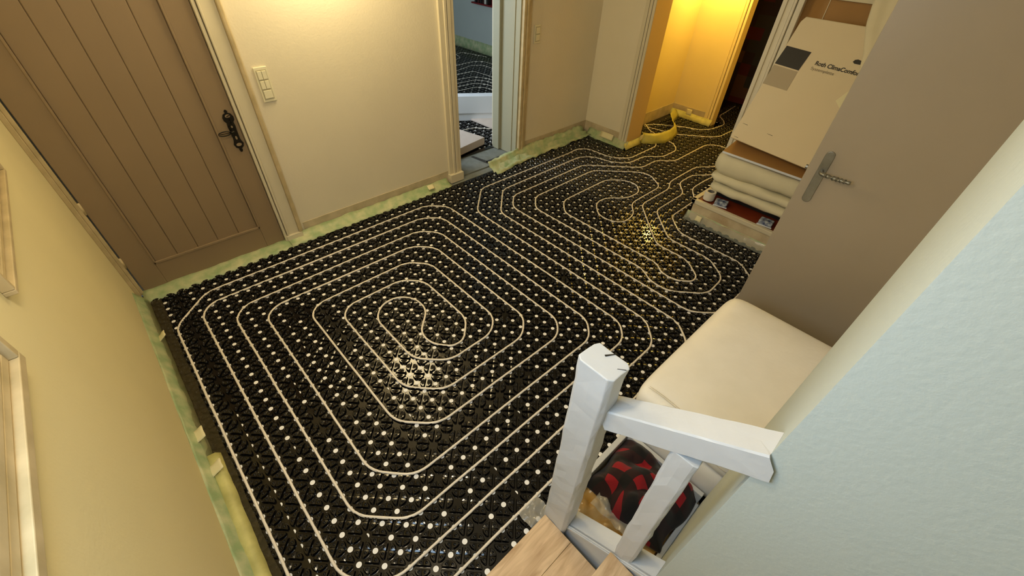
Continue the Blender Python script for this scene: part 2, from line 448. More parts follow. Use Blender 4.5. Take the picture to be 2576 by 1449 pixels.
pipe([(60.5, -10.4), (53.4, -11), (50, -11), (47.4, -9.1), (41.5, -9), (39, -6.5), (39, 0.8), (37, 3), (30, 3), (28, 1), (28, -23), (30, -25), (43.9, -25), (50, -19), (53.8, -19), (55.8, -17.1), (65.4, -17.1), (67, -15.6), (66.6, -13.6), (64.5, -11.2)],
     'white heating pipe running along the outside of the right hand spiral')
pipe([(60, -10.8), (58.4, -11.4), (56, -11.2), (53.6, -13), (50.1, -13), (47.8, -11), (41.2, -11), (37, -6.7), (37, -1.6), (35, 0.8), (31.6, 0.9), (29, -1.9), (29, -4), (30, -5.4), (30, -21), (32, -23), (43.6, -23), (48.4, -18.5), (48.9, -16.8), (47, -14.1), (40.2, -14), (38.2, -12.2), (35.9, -12), (34.8, -13.2), (34.8, -15), (36.8, -17), (38.7, -17), (41, -15.1), (43.5, -15), (45.1, -16.6), (44.6, -18.5), (42.8, -20),
      (34, -20), (32, -18), (32, -5), (31, -3.9), (31, -2.2), (32.2, -1), (33.2, -1.1), (35, -3.2), (35, -7), (41, -13), (47.6, -13), (49.3, -14), (56.5, -14), (58.6, -12.4), (60.2, -12)],
     'white heating pipe curled into the small spiral at the right of the room')
pipe([(64.6, -28.4), (66.4, -27.6), (69.8, -23.3), (70.3, -21.2), (72.4, -19.9), (76.6, -19.4), (78.4, -20.4), (80.2, -22.2), (83.5, -22.4), (88, -22.8)], 'white pipe crossing the yellow hall into the unlit tiled room')
pipe([(64.2, -28), (65.1, -24.2), (65.4, -22.6), (69.1, -18.2), (70.6, -17.3), (75, -17.2), (80, -16), (86, -15.4)], 'white pipe crossing the hall floor near the green foam roll')
# next room pipes
far = [([(72, 80), (69.9, 87), (67.3, 86.6), (66.5, 83.4), (63, 81.6), (52, 78)], 'topmost pipe curling near the far wall of the next room'),
       ([(50, 76), (60.6, 78), (66.1, 78.5), (68.6, 77.2), (69, 72), (69, 60)], 'second pipe from the far wall of the next room'),
       ([(46, 71), (57.9, 74.2), (64, 76), (66.4, 74.6), (66.4, 60)], 'third pipe from the far wall of the next room'),
       ([(46, 69.8), (56.4, 72), (61.4, 72), (61.9, 67), (61.9, 56)], 'fourth pipe from the far wall of the next room'),
       ([(44, 68.2), (54.4, 69), (58.6, 68.6), (60.4, 65.8), (60.4, 54)], 'fifth pipe from the far wall of the next room'),
       ([(42, 66.4), (52.6, 66.8), (57.4, 66.6), (59, 64.4), (59, 52)], 'sixth pipe from the far wall of the next room'),
       ([(42, 64.8), (51.2, 65), (56, 64.8), (57.5, 62.6), (57.5, 50)], 'seventh pipe from the far wall of the next room'),
       ([(42, 62.6), (49.7, 62.8), (54.4, 62.6), (56, 60.8), (56, 48)], 'pipe of the next room just behind the long white box'),
       ([(30, 46), (40, 46), (44, 42), (52, 42)], 'pipe of the next room between the white box and the pinkish board')]
for q, lb in far:
    pp = fillet([(x, y, 0.125) for x, y in q]); b = MB(); b.tube(pp, 0.088, 6)
    tag(b.build('heating_pipe', M_pipe, smooth=True), 'white '+lb, 'pipe', 'pipes in the next room')

# ------------------------------------------------------------------ edge foam, tape and film
def strip(name, pts, prof, label, cat, m_, amp=0.12, seed=1.0, step=0.5, group=None, solid=0.04, fs=0.9):
    """lays a crumpled ribbon along pts; prof = list of (out, z)"""
    L = []
    for a, b in zip(pts, pts[1:]):
        a, b = V(*a, 0), V(*b, 0); n = max(1, int((b-a).length/step))
        for k in range(n): L.append(a+(b-a)*k/n)
    L.append(V(*pts[-1], 0))
    mb = MB(); nv = len(prof)
    for i, q in enumerate(L):
        t = (L[min(i+1, len(L)-1)]-L[max(i-1, 0)]).normalized(); nrm = V(-t.y, t.x, 0)
        for j, (o_, z) in enumerate(prof):
            d = nz((q.x, q.y, j*0.7), fs, seed)*amp*2; e = nz((q.x, q.y, j*0.9+20), fs*1.6, seed)*amp
            mb.v.append(q+nrm*(o_+d*0.6)+V(0, 0, max(0.02, z+e)))
    for i in range(len(L)-1):
        for j in range(nv-1):
            mb.f.append([i*nv+j, (i+1)*nv+j, (i+1)*nv+j+1, i*nv+j+1]); mb.m.append(0)
    o = mb.build(name, m_, smooth=True, solid=solid)
    return tag(o, label, cat, group)
# back wall pieces (walking in -X direction puts 'out' towards +Y ... use explicit out signs)
strip('edge_foam', [(-8.2, 31.7), (4.8, 31.75)], [(0, 0.1), (0.6, 0.22), (1.25, 0.34), (1.6, 0.5)], 'green edge foam lying along the foot of the brown plank door', 'edge strip', M_foam, 0.09, 2)
strip('edge_foam', [(4.8, 31.9), (25.6, 31.9)], [(0, 0.1), (0.5, 0.22), (1.1, 0.42), (1.45, 0.72)], 'green edge foam along the back wall between the brown door and the open doorway', 'edge strip', M_foam, 0.12, 4)
strip('edge_foam', [(32.2, 31.2), (35.5, 31.6), (38.6, 31.9), (45, 32.0), (53.2, 32.0)], [(-0.7, 0.24), (-0.3, 0.5), (0.1, 0.32), (0.45, 0.8), (0.8, 0.62), (1.1, 1.15), (1.4, 1.35)], 'crumpled green edge foam on the right of the open doorway', 'edge strip', M_foam, 0.3, 7, fs=1.3)
strip('edge_foam', [(53.1, 32.4), (53.1, 24.6)], [(0.0, 0.1), (0.5, 0.35), (0.9, 0.75), (1.15, 1.1)], 'green edge foam along the foot of the short forward wall', 'edge strip', M_foam, 0.14, 9)
strip('edge_foam', [(53.3, 24.2), (58, 24.2)], [(0, 0.1), (0.35, 0.5), (0.6, 0.9)], 'green edge foam wrapped round the deep reveal of the hall opening', 'edge strip', M_foam_y, 0.12, 11)
strip('edge_foam', [(-7.95, 3.0), (-7.95, 32.0)], [(0, 0.15), (0.3, 0.9), (0.55, 1.35), (0.63, 1.5)], 'green edge foam standing along the foot of the left wall', 'edge strip', M_foam, 0.05, 13)
strip('foam_roll', [(-8.1, 2.8), (-8.0, 12.5)], [(-0.42, 0.12), (-0.5, 0.45), (-0.25, 0.75), (0.15, 0.8), (0.3, 0.5), (0.3, 0.2)], 'pale yellow foam strip folded over along the left wall near the stairs', 'foam strip', M_foam_y, 0.05, 15)
strip('plastic_film', [(-8.0, 2.5), (-8.0, 24), (-7.9, 31.5)], [(-0.75, 0.24), (-0.35, 0.3), (0.0, 0.4), (0.45, 0.9)], 'clear plastic film lying on the mat edge along the left wall', 'plastic film', M_film, 0.1, 17, solid=0, fs=0.6)
strip('edge_foam', [(73.6, 29), (73.4, 20.8)], [(0, 0.1), (0.35, 0.6), (0.7, 1.1)], 'yellow green edge foam at the foot of the hall partition', 'edge strip', M_foam_y, 0.1, 19)
strip('foam_ribbon', [(57.6, 24.3), (58.6, 23.0), (60.2, 22.2), (62.9, 22.0), (65.2, 22.6), (66.9, 23.7), (68.2, 24.9), (69.5, 26.0), (71.0, 26.5), (72.4, 26.9), (73.3, 27.2)], [(-0.35, 0.24), (-0.1, 0.7), (0.2, 1.25), (0.55, 1.6)], 'long yellow green foam ribbon snaking over the hall floor', 'foam strip', mat('olive_foam', rgb(192, 184, 92), 0.45, 0.2, 10, 0.3, 30), 0.14, 41)
# small tapes
def tape_patch(name, c, u, v_, label, m_=None):
    u = Vector(u); v_ = Vector(v_); n = u.cross(v_).normalized()
    b = MB()
    b.grid(lambda s, t: Vector(c)+u*(s-0.5)+v_*(t-0.5)+n*(0.03+0.05*nz((s*3, t*3, c[0]), 1)), 5, 5)
    return tag(b.build(name, m_ or M_tape, smooth=True, solid=0.02), label, 'tape')
tape_patch('masking_tape', (-8.1, 25.6, 0.75), (0.9, 0, 0.7), (0, 0.7, 0), 'cream tape tab on the left wall foam nearest the brown door')
tape_patch('masking_tape', (-8.2, 14.2, 1.0), (0.9, 0, 0.4), (0, 1.0, 0), 'cream tape tab on the left wall foam halfway along')
tape_patch('masking_tape', (-7.95, 11.2, 0.95), (0.8, 0, 0.4), (0, 0.8, 0), 'small cream tape tab at the upper end of the folded foam strip')
tape_patch('masking_tape', (22.6, 32.5, 0.75), (0.9, 0, 0), (0, 0.5, 0.4), 'crumpled white tape scrap by the left casing of the open doorway')
tape_patch('masking_tape', (53.6, 28.4, 1.0), (0, 2.4, 0), (0.4, 0, 0.8), 'white tape patch on the foam of the short forward wall')
tape_patch('masking_tape', (57.4, 24.3, 1.1), (0.9, 0, 0), (0, 0.1, 0.7), 'bright tape square on the foam at the reveal corner')
tape_patch('masking_tape', (73.6, 25.2, 1.4), (0, 1.0, 0), (0, 0, 1.0), 'yellow tape square on the hall partition foam')
# raw plaster bands where skirting was taken off
def band(b, x0, y0, x1, y1, z1, dx, dy, z0=0.0):
    b.extrude([(x0, y0, z0), (x1, y1, z0), (x1, y1, z1), (x0, y0, z1)], (dx, dy, 0))
b = MB(); band(b, 6.8, 33.5, 26.0, 33.5, 1.5, 0, -0.07)
tag(b.build('baseboard_back', M_plaster_raw), 'raw plaster band where the skirting was removed left of the doorway', 'baseboard', kind='structure')
b = MB(); band(b, 39.8, 33.5, 54.3, 33.5, 1.9, 0, -0.07)
tag(b.build('baseboard_back_right', M_plaster_raw), 'raw plaster band where the skirting was removed right of the doorway', 'baseboard', kind='structure')
b = MB(); band(b, 54.33, 26.4, 54.33, 33.5, 1.9, -0.07, 0)
tag(b.build('baseboard_jut', M_plaster_raw), 'raw plaster band at the foot of the short forward wall', 'baseboard', kind='structure')
b = MB(); band(b, 57.8, 29, 74.5, 29, 1.9, 0, -0.07); band(b, 74.5, 21.6, 74.5, 29, 1.9, -0.07, 0)
tag(b.build('baseboard_hall', M_plaster_raw), 'raw plaster band round the foot of the yellow hall', 'baseboard', kind='structure')

# ------------------------------------------------------------------ brown plank door (door_1)
d1 = empty('door_1', (-1.7, 33.3, 0.4), 'tall taupe brown plank door with black iron handle in the back wall', 'door', kind='structure')
b = MB()
x0, x1, yf = -7.95, 4.5, 33.25
b.box((x0, yf, 0.35), (-6.15, yf+0.55, 27)); b.box((2.75, yf, 0.35), (x1, yf+0.55, 27))
b.box((-6.15, yf, 0.35), (2.75, yf+0.55, 2.75)); b.box((-6.15, yf, 25.2), (2.75, yf+0.55, 27))
b.build('door_frame', M_brown, d1, bevel=0.05)
b = MB()
gs = [-6.03, -4.3, -2.62, -0.92, 0.89, 2.62]
for a, c in zip(gs, gs[1:]): b.box((a+0.018, yf+0.12, 2.8), (c-0.018, yf+0.26, 25.15))
b.build('panel_boards', M_brown, d1, bevel=0.05)
b = MB(); b.box((-6.1, yf+0.2, 2.75), (2.7, yf+0.42, 25.2)); b.build('groove_backing', M_brown_d, d1)
b = MB()
for lo, hi in (((-6.18, yf-0.07, 2.62), (2.78, yf+0.12, 2.86)), ((-6.18, yf-0.07, 2.62), (-6.02, yf+0.12, 25.3)), ((2.62, yf-0.07, 2.62), (2.78, yf+0.12, 25.3))): b.box(lo, hi)
b.build('panel_moulding', M_brown, d1, bevel=0.04)
# iron handle
hp = [(3.92, 13.91), (3.88, 10.34)]
b = MB()
cx = 3.92
prof = [(10.35, 0.08), (10.55, 0.14), (10.62, 0.08), (10.78, 0.3), (11.05, 0.4), (11.3, 0.3), (11.5, 0.26), (12.2, 0.27), (12.6, 0.3), (12.9, 0.26), (13.1, 0.4), (13.35, 0.42), (13.6, 0.3), (13.7, 0.08), (13.82, 0.13), (13.95, 0.05)]
left = [(cx-w_, z) for z, w_ in prof]; right = [(cx+w_, z) for z, w_ in prof][::-1]
b.extrude([(x, yf-0.02, z) for x, z in left+right], (0, -0.09, 0))
for k in range(5): b.tube([V(cx-0.2+0.1*k, yf-0.12, 12.7+0.2*k), V(cx+0.05*math.sin(k), yf-0.16, 12.9+0.14*k), V(cx+0.2-0.07*k, yf-0.12, 12.6+0.2*k)], 0.035, 5)
for zc, ww, hh in ((13.45, 0.2, 0.14), (12.55, 0.07, 0.1), (11.6, 0.08, 0.16), (11.0, 0.22, 0.14)):
    b.extrude([(cx+ww*math.cos(a*math.pi/6), yf-0.118, zc+hh*math.sin(a*math.pi/6)) for a in range(12)], (0, -0.006, 0), 1)
esc = b.build('handle_plate', [M_iron, M_brown], d1); esc['label'] = 'long pierced black iron handle plate'
b = MB(); b.tube([V(cx-0.1, yf-0.1, 12.32), V(cx-0.1, yf-0.75, 12.32), V(cx-0.35, yf-0.8, 12.32)], 0.09, 8)
loop = [V(cx-0.35-0.5*(1-math.cos(2*math.pi*k/16))*0.95, yf-0.8, 12.35+0.17*math.sin(2*math.pi*k/16)) for k in range(16)]
b.tube(loop, 0.05, 6, closed=True); b.tube([V(cx-0.4, yf-0.8, 12.35), V(cx-1.2, yf-0.8, 12.35)], 0.035, 6)
b.build('handle_lever', M_iron, esc, smooth=True)['label'] = 'black wire loop lever'
for z in (3.2, 8.5, 20.0):
    b = MB(); b.tube([V(-8.02, yf-0.05, z), V(-8.02, yf-0.05, z+1.0)], 0.11, 8); b.build('hinge', M_trim_wear, d1, smooth=True)
# door surround
b = MB()
b.box((4.55, 33.0, 0.2), (4.8, 33.5, 27.6)); b.box((4.86, 32.9, 0.2), (5.05, 33.5, 27.6)); b.box((5.05, 33.1, 0.2), (6.1, 33.5, 27.6))
b.box((4.72, 32.86, -0.05), (6.35, 33.45, 0.9))
b.box((-8.55, 33.1, 27.0), (6.4, 33.5, 28.3))
b.build('door_casing', M_trim, None, bevel=0.05)
tag(bpy.data.objects['door_casing'], 'cream timber casing on the right of the brown plank door', 'trim', kind='structure'); bpy.data.objects['door_casing'].name = 'trim_1'
b = MB(); b.box((6.1, 32.85, 0.9), (6.45, 33.5, 28.3))
tag(b.build('trim_2', M_trim_wear, bevel=0.1, bseg=3), 'worn rounded outer bead of the brown door casing', 'trim', kind='structure')
b = MB(); b.box((-8.6, 33.0, 0.2), (-8.3, 33.5, 27.4)); b.box((-8.3, 33.1, 0.2), (-8.05, 33.5, 27.4))
tag(b.build('trim_3', M_trim_wear, bevel=0.04), 'narrow grey cream jamb strip between brown door and left wall', 'trim', kind='structure')

# ------------------------------------------------------------------ doorway casing in the back wall
b = MB()
b.box((26.1, 33.15, 0.9), (26.7, 33.5, 28.2)); b.box((26.7, 33.0, 0.9), (27.05, 33.5, 28.2)); b.box((27.15, 33.05, 0.9), (27.6, 33.5, 28.2)); b.box((27.6, 33.15, 0.4), (28.05, 33.6, 27.4))
b.box((26.0, 32.75, -0.05), (28.1, 33.5, 1.1))
b.box((26.1, 33.1, 27.3), (39.9, 33.5, 28.3))
tag(b.build('trim_4', M_trim, bevel=0.06), 'moulded cream casing on the left of the open doorway', 'trim', kind='structure')
b = MB()
b.box((38.45, 33.0, 0.6), (38.9, 33.5, 27.4)); b.box((38.95, 32.95, 0.6), (39.3, 33.5, 27.4)); b.box((39.3, 33.15, 0.6), (39.85, 33.5, 27.4))
tag(b.build('trim_5', M_trim_wear, bevel=0.06), 'moulded cream casing on the right of the open doorway', 'trim', kind='structure')
b = MB(); b.box((38.3, 33.5, 0.1), (38.5, 36.9, 27.3)); b.box((37.9, 36.9, 0.1), (38.5, 38.2, 27.3)); b.box((38.2, 34.4, 0.3), (38.3, 34.55, 27.3))
tag(b.build('trim_6', mat('reveal_grey_green', rgb(172, 170, 146), 0.6), bevel=0.04), 'pale stepped reveal inside the open doorway', 'trim', kind='structure')
b = MB(); b.box((28.05, 33.6, -0.1), (38.3, 37.8, 0.03))
tag(b.build('threshold', M_concrete), 'bare grey screed threshold in the open doorway', 'floor', kind='structure')
b = MB(); b.extrude([(33.0, 37.5, 0.03), (33.5, 37.5, 0.03), (34.1, 34.4, 0.03), (33.5, 34.3, 0.03)], (0, 0, 0.03)); b.extrude([(33.6, 34.5, 0.03), (37.0, 34.7, 0.03), (37.2, 35.1, 0.03), (33.9, 35.0, 0.03)], (0, 0, 0.03))
tag(b.build('threshold_slot', M_slot), 'dark slot across the screed threshold', 'slot', kind='structure')
# switches
def switch(c, w_, h_, rows, label, plane='y'):
    x, z = c; y = 33.5
    r = empty('light_switch', (x, y, z), label, 'light switch')
    b = MB(); b.box((x-w_/2, y-0.15, z-h_/2), (x+w_/2, y, z+h_/2)); cp = b.build('cover_plate', M_switch, r, bevel=0.05, bseg=3)
    b = MB(); b.box((x-w_/2+0.14, y-0.165, z-h_/2+0.22), (x+w_/2-0.14, y-0.14, z+h_/2-0.22)); b.build('inner_frame', M_switch_d, cp)
    n = len(rows); rh = (h_-0.5)/n
    for k, cnt in enumerate(rows):
        zc = z+h_/2-0.25-rh*(k+0.5); ww = (w_-0.34)/cnt
        for q in range(cnt):
            xc = x-w_/2+0.17+ww*(q+0.5)
            b = MB(); b.extrude([(xc-ww*0.45, y-0.16, zc-rh*0.43), (xc+ww*0.45, y-0.16, zc-rh*0.43), (xc+ww*0.45, y-0.16, zc+rh*0.43), (xc-ww*0.45, y-0.16, zc+rh*0.43)], (0, -0.07, 0))
            b.build('rocker', M_switch, cp, bevel=0.03)
switch((7.68, 15.24), 1.1, 2.8, [2, 2, 1], 'tall cream triple light switch right of the brown plank door')
switch((41.3, 15.65), 1.1, 2.1, [1, 1], 'cream double light switch right of the open doorway')

# ------------------------------------------------------------------ framed panels on the left wall
def wall_frame(y0, y1, z0, z1, w_, ribs, label, inner):
    r = empty('wall_panel', (-8.55, (y0+y1)/2, z0), label, 'wall panel')
    b = MB(); b.box((-8.6, y0+0.03, z0+0.03), (-8.5, y1-0.03, z1-0.03))
    for k in range(ribs):
        o = w_*k/ribs; q = w_/ribs*0.8; d = 0.35-0.07*k if k % 2 == 0 else 0.22-0.05*k
        x = -8.6; a, c, e, g = y0+o, y1-o, z0+o, z1-o
        b.box((x, a, e), (x+d, c, e+q)); b.box((x, a, g-q), (x+d, c, g)); b.box((x, a, e+q+0.004), (x+d, a+q, g-q-0.004)); b.box((x, c-q, e+q+0.004), (x+d, c, g-q-0.004))
    b.build('frame_moulding', M_trim_wear, r, bevel=0.03)
    b = MB(); b.box((-8.5, y0+w_*0.98, z0+w_*0.98), (-8.46, y1-w_*0.98, z1-w_*0.98)); b.build('panel', inner, r)
wall_frame(-7, 6.35, 16.5, 30, 1.5, 4, 'ribbed cream moulded frame on the left wall nearest the stairs', mat('frame_inner', rgb(196, 178, 150), 0.6))
wall_frame(10.1, 22, 16.5, 30, 0.45, 2, 'thin moulded frame on the left wall closer to the brown door', M_wall_left)

# ------------------------------------------------------------------ hall opening casings
b = MB(); b.box((53.95, 24.9, 0.9), (54.33, 25.3, 27.5)); b.box((54.05, 25.45, 0.9), (54.33, 25.85, 27.5)); b.box((54.1, 25.95, 0.9), (54.33, 26.5, 27.5))
tag(b.build('trim_7', M_trim, bevel=0.06), 'moulded casing on the edge of the short forward wall', 'trim', kind='structure')
b = MB(); b.box((54.0, 24.85, 0.9), (57.85, 24.9, 27.3))
tag(b.build('trim_8', mat('reveal_lamplit_tint', rgb(214, 186, 128), 0.6), bevel=0.02), 'orange lit reveal lining of the hall opening', 'trim', kind='structure')  # orange glow of the hall lamp is put into the reveal's base colour
b = MB(); b.box((74.2, 20.9, 0.5), (74.5, 21.3, 27)); b.box((74.1, 21.4, 0.5), (74.5, 21.8, 27)); b.box((74.25, 21.9, 0.5), (74.5, 22.5, 27))
tag(b.build('trim_9', M_yellow, bevel=0.05), 'moulded yellow casing at the edge of the dark tiled room', 'trim', kind='structure')

# ------------------------------------------------------------------ things in the next room
A_ = V(38.5, 50.63, 0.14); D_ = (V(44.7, 46.5, 0)-V(40, 49.6, 0)).normalized(); N_ = V(-D_.y, D_.x, 0)
b = MB()
b.box((-4, 0, 0), (13, 1.0, 1.26), 0, (A_+N_*0.15, D_, N_, V(0, 0, 1))); b.box((-4, 0, 1.26), (13, 1.6, 4.1), 0, (A_, D_, N_, V(0, 0, 1)))
tag(b.build('long_box', M_white, bevel=0.06), 'long bluish white box lying across the next room', 'box')
b = MB(); b.prism([(28.4, 37.9), (37.35, 39.45), (36.0, 45.4), (27, 44.4)], 0.2, 1.3)
tag(b.build('raw_board', M_pink, bevel=0.04), 'thick pinkish board slab lying flat just beyond the doorway', 'board')
b = MB(); b.prism([(41.9, 49.0), (42.3, 42.8), (50, 40), (52, 44)], 0.2, 0.5)
tag(b.build('raw_board', M_pink, bevel=0.03), 'second pinkish board beside the long white box', 'board')
strip('edge_foam', [(73.4, 100), (73.4, 66)], [(0, 0.1), (0.3, 1.2), (0.55, 2.4)], 'green edge foam at the foot of the next room wall', 'edge strip', M_foam, 0.08, 23)
sh = empty('wall_shelf', (73.4, 83, 10.8), 'dark red shelf on the far wall of the next room', 'shelf')
b = MB(); b.box((72.4, 76, 10.7), (74, 86, 11.0)); b.box((73.8, 76, 10.7), (74, 86, 15)); b.build('shelf_board', mat('dark_red_wood', rgb(120, 26, 30), 0.5), sh)
for k, (y, hh, c) in enumerate(((80, 2.4, (30, 26, 24)), (80.8, 2.0, (214, 210, 200)), (81.5, 2.6, (60, 24, 22)), (82.4, 2.2, (34, 30, 30)), (83.3, 2.5, (70, 30, 24)), (84.4, 2.1, (30, 30, 34)))):
    b = MB(); b.box((72.6, y, 11.02), (73.7, y+0.55, 11.02+hh))
    tag(b.build('book', mat('book_cover_%d' % k, rgb(*c), 0.5), bevel=0.04), ('dark book at the right end of the red shelf in the next room', 'white book on the red shelf in the next room', 'dark book just left of the white book on the far shelf', 'dark book second to the left of the white book on the far shelf', 'reddish dark book third to the left of the white book on the far shelf', 'dark book at the left end of the red shelf in the next room')[k], 'book', 'books on the far shelf')

# ------------------------------------------------------------------ grey door (door_2)
A2 = V(31.9, -3.33, 0); B2 = V(33.3, -13.7, 0)
dd = (B2-A2).normalized(); dn = V(-dd.y, dd.x, 0)
if dn.x > 0: dn = -dn                      # towards the camera side
d2 = empty('door_2', tuple(A2), 'open flat greige door behind the white leather ottoman', 'door', kind='structure')
b = MB(); b.box((0, -0.5, 0.25), (10.7, 0, 27), 0, (A2, dd, dn, V(0, 0, 1))); b.build('door_leaf', M_grey, d2, bevel=0.03)
fr = (A2, dd, dn, V(0, 0, 1))
def onD(u, n, z): return A2+dd*u+dn*n+V(0, 0, z)
uc = 0.9
b = MB(); pts = []
zt, zb, hw = 15.55, 11.7, 0.29
for k in range(9): a = math.pi*k/8; pts.append(onD(uc+hw*math.cos(a), 0, zt-hw+hw*math.sin(a)))
for k in range(9): a = math.pi+math.pi*k/8; pts.append(onD(uc+hw*math.cos(a), 0, zb+hw+hw*math.sin(a)))
b.extrude(pts, dn*0.12); esc2 = b.build('handle_plate', M_steel, d2, bevel=0.03); esc2['label'] = 'long rounded metal handle plate'
b = MB()
hz = 14.15
b.tube([onD(uc, 0.05, hz), onD(uc, 0.55, hz), onD(uc+0.12, 0.72, hz), onD(uc+0.4, 0.78, hz)], 0.13, 10)
tw = [onD(uc+0.4+1.5*t/14, 0.78, hz-0.05*t/14) for t in range(15)]
b.tube(tw, 0.12, 10, rf=lambda t: 0.11+0.035*math.sin(t*22))
for ph in (0, math.pi): b.tube([onD(uc+0.7+0.9*t/20, 0.78+0.12*math.cos(ph+t*0.6), hz-0.03+0.12*math.sin(ph+t*0.6)) for t in range(21)], 0.05, 5)
b.build('handle_lever', M_steel, esc2, smooth=True)['label'] = 'twisted metal lever'
b = MB(); b.tube([onD(-0.02, -0.35, 14.0), onD(-0.16, -0.35, 14.0)], 0.16, 8); b.build('latch', M_steel, d2)

# ------------------------------------------------------------------ plinth and storage nook
b = MB()
b.box((42.9, -6, -0.1), (55.4, 7.55, 2.2)); 
pl = b.build('plinth', M_soot, bevel=0.08); tag(pl, 'low smudged plaster plinth carrying the blankets and cartons', 'plinth')
b = MB(); b.box((42.75, -6, 2.2), (43.25, 7.85, 2.7)); b.box((42.75, 7.35, 2.2), (52.3, 7.85, 2.7)); b.build('rim', M_trim, pl, bevel=0.05)['label'] = 'cream rim edging the plinth top'
b = MB(); b.box((43.25, -6, 2.2), (55.4, 7.35, 2.58)); b.build('tile_top', M_redtile, pl)['label'] = 'red brown top surface'
strip('plastic_film', [(42.6, 7.9), (42.6, -3)], [(-0.55, 0.24), (-0.3, 0.3), (0, 0.6), (0.22, 1.0)][::1], 'clear plastic film lying on the mat along the foot of the plinth', 'plastic film', mat('clear_film_light', rgb(215, 225, 215), 0.08, 0, spec=1.0, alpha=0.25, bump=0.9, bscale=22), 0.07, 31, solid=0)
strip('edge_foam', [(42.82, 7.9), (42.82, -4)], [(0.3, 0.1), (0.14, 0.55), (0.06, 1.1)], 'green edge foam band stuck along the plinth front', 'edge strip', M_foam, 0.03, 33)
tape_patch('masking_tape', (42.5, 6.2, 0.75), (0, 0.7, 0), (0.2, 0, 0.6), 'cream tape tab on the left corner of the plinth foam')
b = MB()
for k, (y0, y1, d) in enumerate(((9.0, 9.45, 0.22), (8.4, 9.0, 0.1), (8.05, 8.3, 0.4), (7.7, 7.95, 0.3))): b.box((52.4-d, y0, 0), (52.6, y1, 27.5))
tag(b.build('trim_10', M_trim, bevel=0.05), 'stacked mouldings of the nook casing left of the tall white carton', 'trim', kind='structure')

# tape roll
r = V(44.1, 6.5, 2.72)
t_ = empty('tape_roll', tuple(r), 'white tape roll standing on the left end of the plinth', 'tape roll')
b = MB()
def ring(b, c, r0, r1, z0, z1, n=28, mi=0):
    vs = []; fs = []
    for k in range(n):
        a = 2*math.pi*k/n; cs, sn = math.cos(a), math.sin(a)
        vs += [(c.x+r1*cs, c.y+r1*sn, z0), (c.x+r1*cs, c.y+r1*sn, z1), (c.x+r0*cs, c.y+r0*sn, z1), (c.x+r0*cs, c.y+r0*sn, z0)]
    for k in range(n):
        a = 4*k; e = 4*((k+1) % n)
        for q in range(4): fs.append((a+q, e+q, e+(q+1) % 4, a+(q+1) % 4))
    b.add(vs, fs, mi)
ring(b, r, 0.38, 0.62, 2.72, 3.7); b.build('tape', mat('white_tape', rgb(226, 220, 204), 0.5), t_, bevel=0.02)
b = MB(); ring(b, r, 0.32, 0.38, 2.7, 3.72); b.build('core', mat('grey_core', rgb(120, 116, 108), 0.7), t_)
for (c, a, lb) in (((44.0, 4.9, 2.66), 0.25, 'shiny dark blue packet beside the tape roll'), ((43.9, -0.3, 2.66), 0.1, 'shiny blue packet at the right end of the plinth')):
    c = V(*c); ux = V(math.cos(a), math.sin(a), 0); uy = V(-ux.y, ux.x, 0)
    q = empty('packet', tuple(c), lb, 'packet')
    b = MB(); b.box((-0.5, -0.7, 0), (0.5, 0.7, 0.55), 0, (c, ux, uy, V(0, 0, 1))); b.build('wrapper', M_bluepack, q, bevel=0.12, bseg=3)
    b = MB(); b.box((-0.56, -0.76, 0.0), (-0.46, 0.76, 0.12), 0, (c, ux, uy, V(0, 0, 1))); b.build('sealed_edge', M_white, q)
    # keep both packets standing proud of the front of the blankets
# folded quilts, three layers
def quilt(zc, h_, xf, yl, yr, label, seed):
    """a blanket folded so that its round fold faces the room"""
    b = MB(); n = 22; L = 18
    def prof(t):
        # closed outline in XZ, rounded at the front
        a = 2*math.pi*t
        x = math.cos(a); z = math.sin(a)
        sx = abs(x)**0.55*math.copysign(1, x); sz = abs(z)**0.75*math.copysign(1, z)
        return sx, sz
    y0, y1 = yl, yr; depth = 2.6
    for j in range(L+1):
        t = j/L; y = y0+(y1-y0)*t
        e = 1.0 if 0 < j < L else 0.8
        sag = 1-0.12*math.sin(t*9+seed)
        for k in range(n):
            sx, sz = prof(k/n)
            X = xf+depth-depth*sx*e; Z = zc+h_/2*sz*e*sag
            q = V(X, y, Z)
            q += V(nz(q, 0.6, seed), nz(q, 0.6, seed+4)*0.6, nz(q, 0.9, seed+8)*0.6)*0.22
            b.v.append(q)
    for j in range(L):
        for k in range(n): b.f.append([j*n+k, j*n+(k+1) % n, (j+1)*n+(k+1) % n, (j+1)*n+k]); b.m.append(0)
    b.f.append(list(range(n))); b.m.append(0); b.f.append(list(range(L*n, L*n+n))[::-1]); b.m.append(0)
    return tag(b.build('folded_quilt', M_quilt, smooth=True), label, 'quilt', 'folded quilts on the plinth')
quilt(4.0, 1.35, 44.5, 7.15, -6, 'flat cream folded quilt at the bottom of the pile under the white carton', 1)
quilt(5.25, 1.25, 44.3, 7.35, -6, 'flat cream folded quilt in the middle of the pile under the white carton', 2)
quilt(6.95, 2.5, 44.1, 7.4, -6, 'thick puffy cream quilt on top of the pile under the white carton', 3)
for q_ in range(3):
    pass
# supports that carry the pile clear of the packets
b = MB(); b.box((46.0, -5.6, 2.62), (49.2, 6.6, 3.36))
tag(b.build('wooden_batten', M_dark), 'dark flat board under the quilt pile on the plinth', 'board')
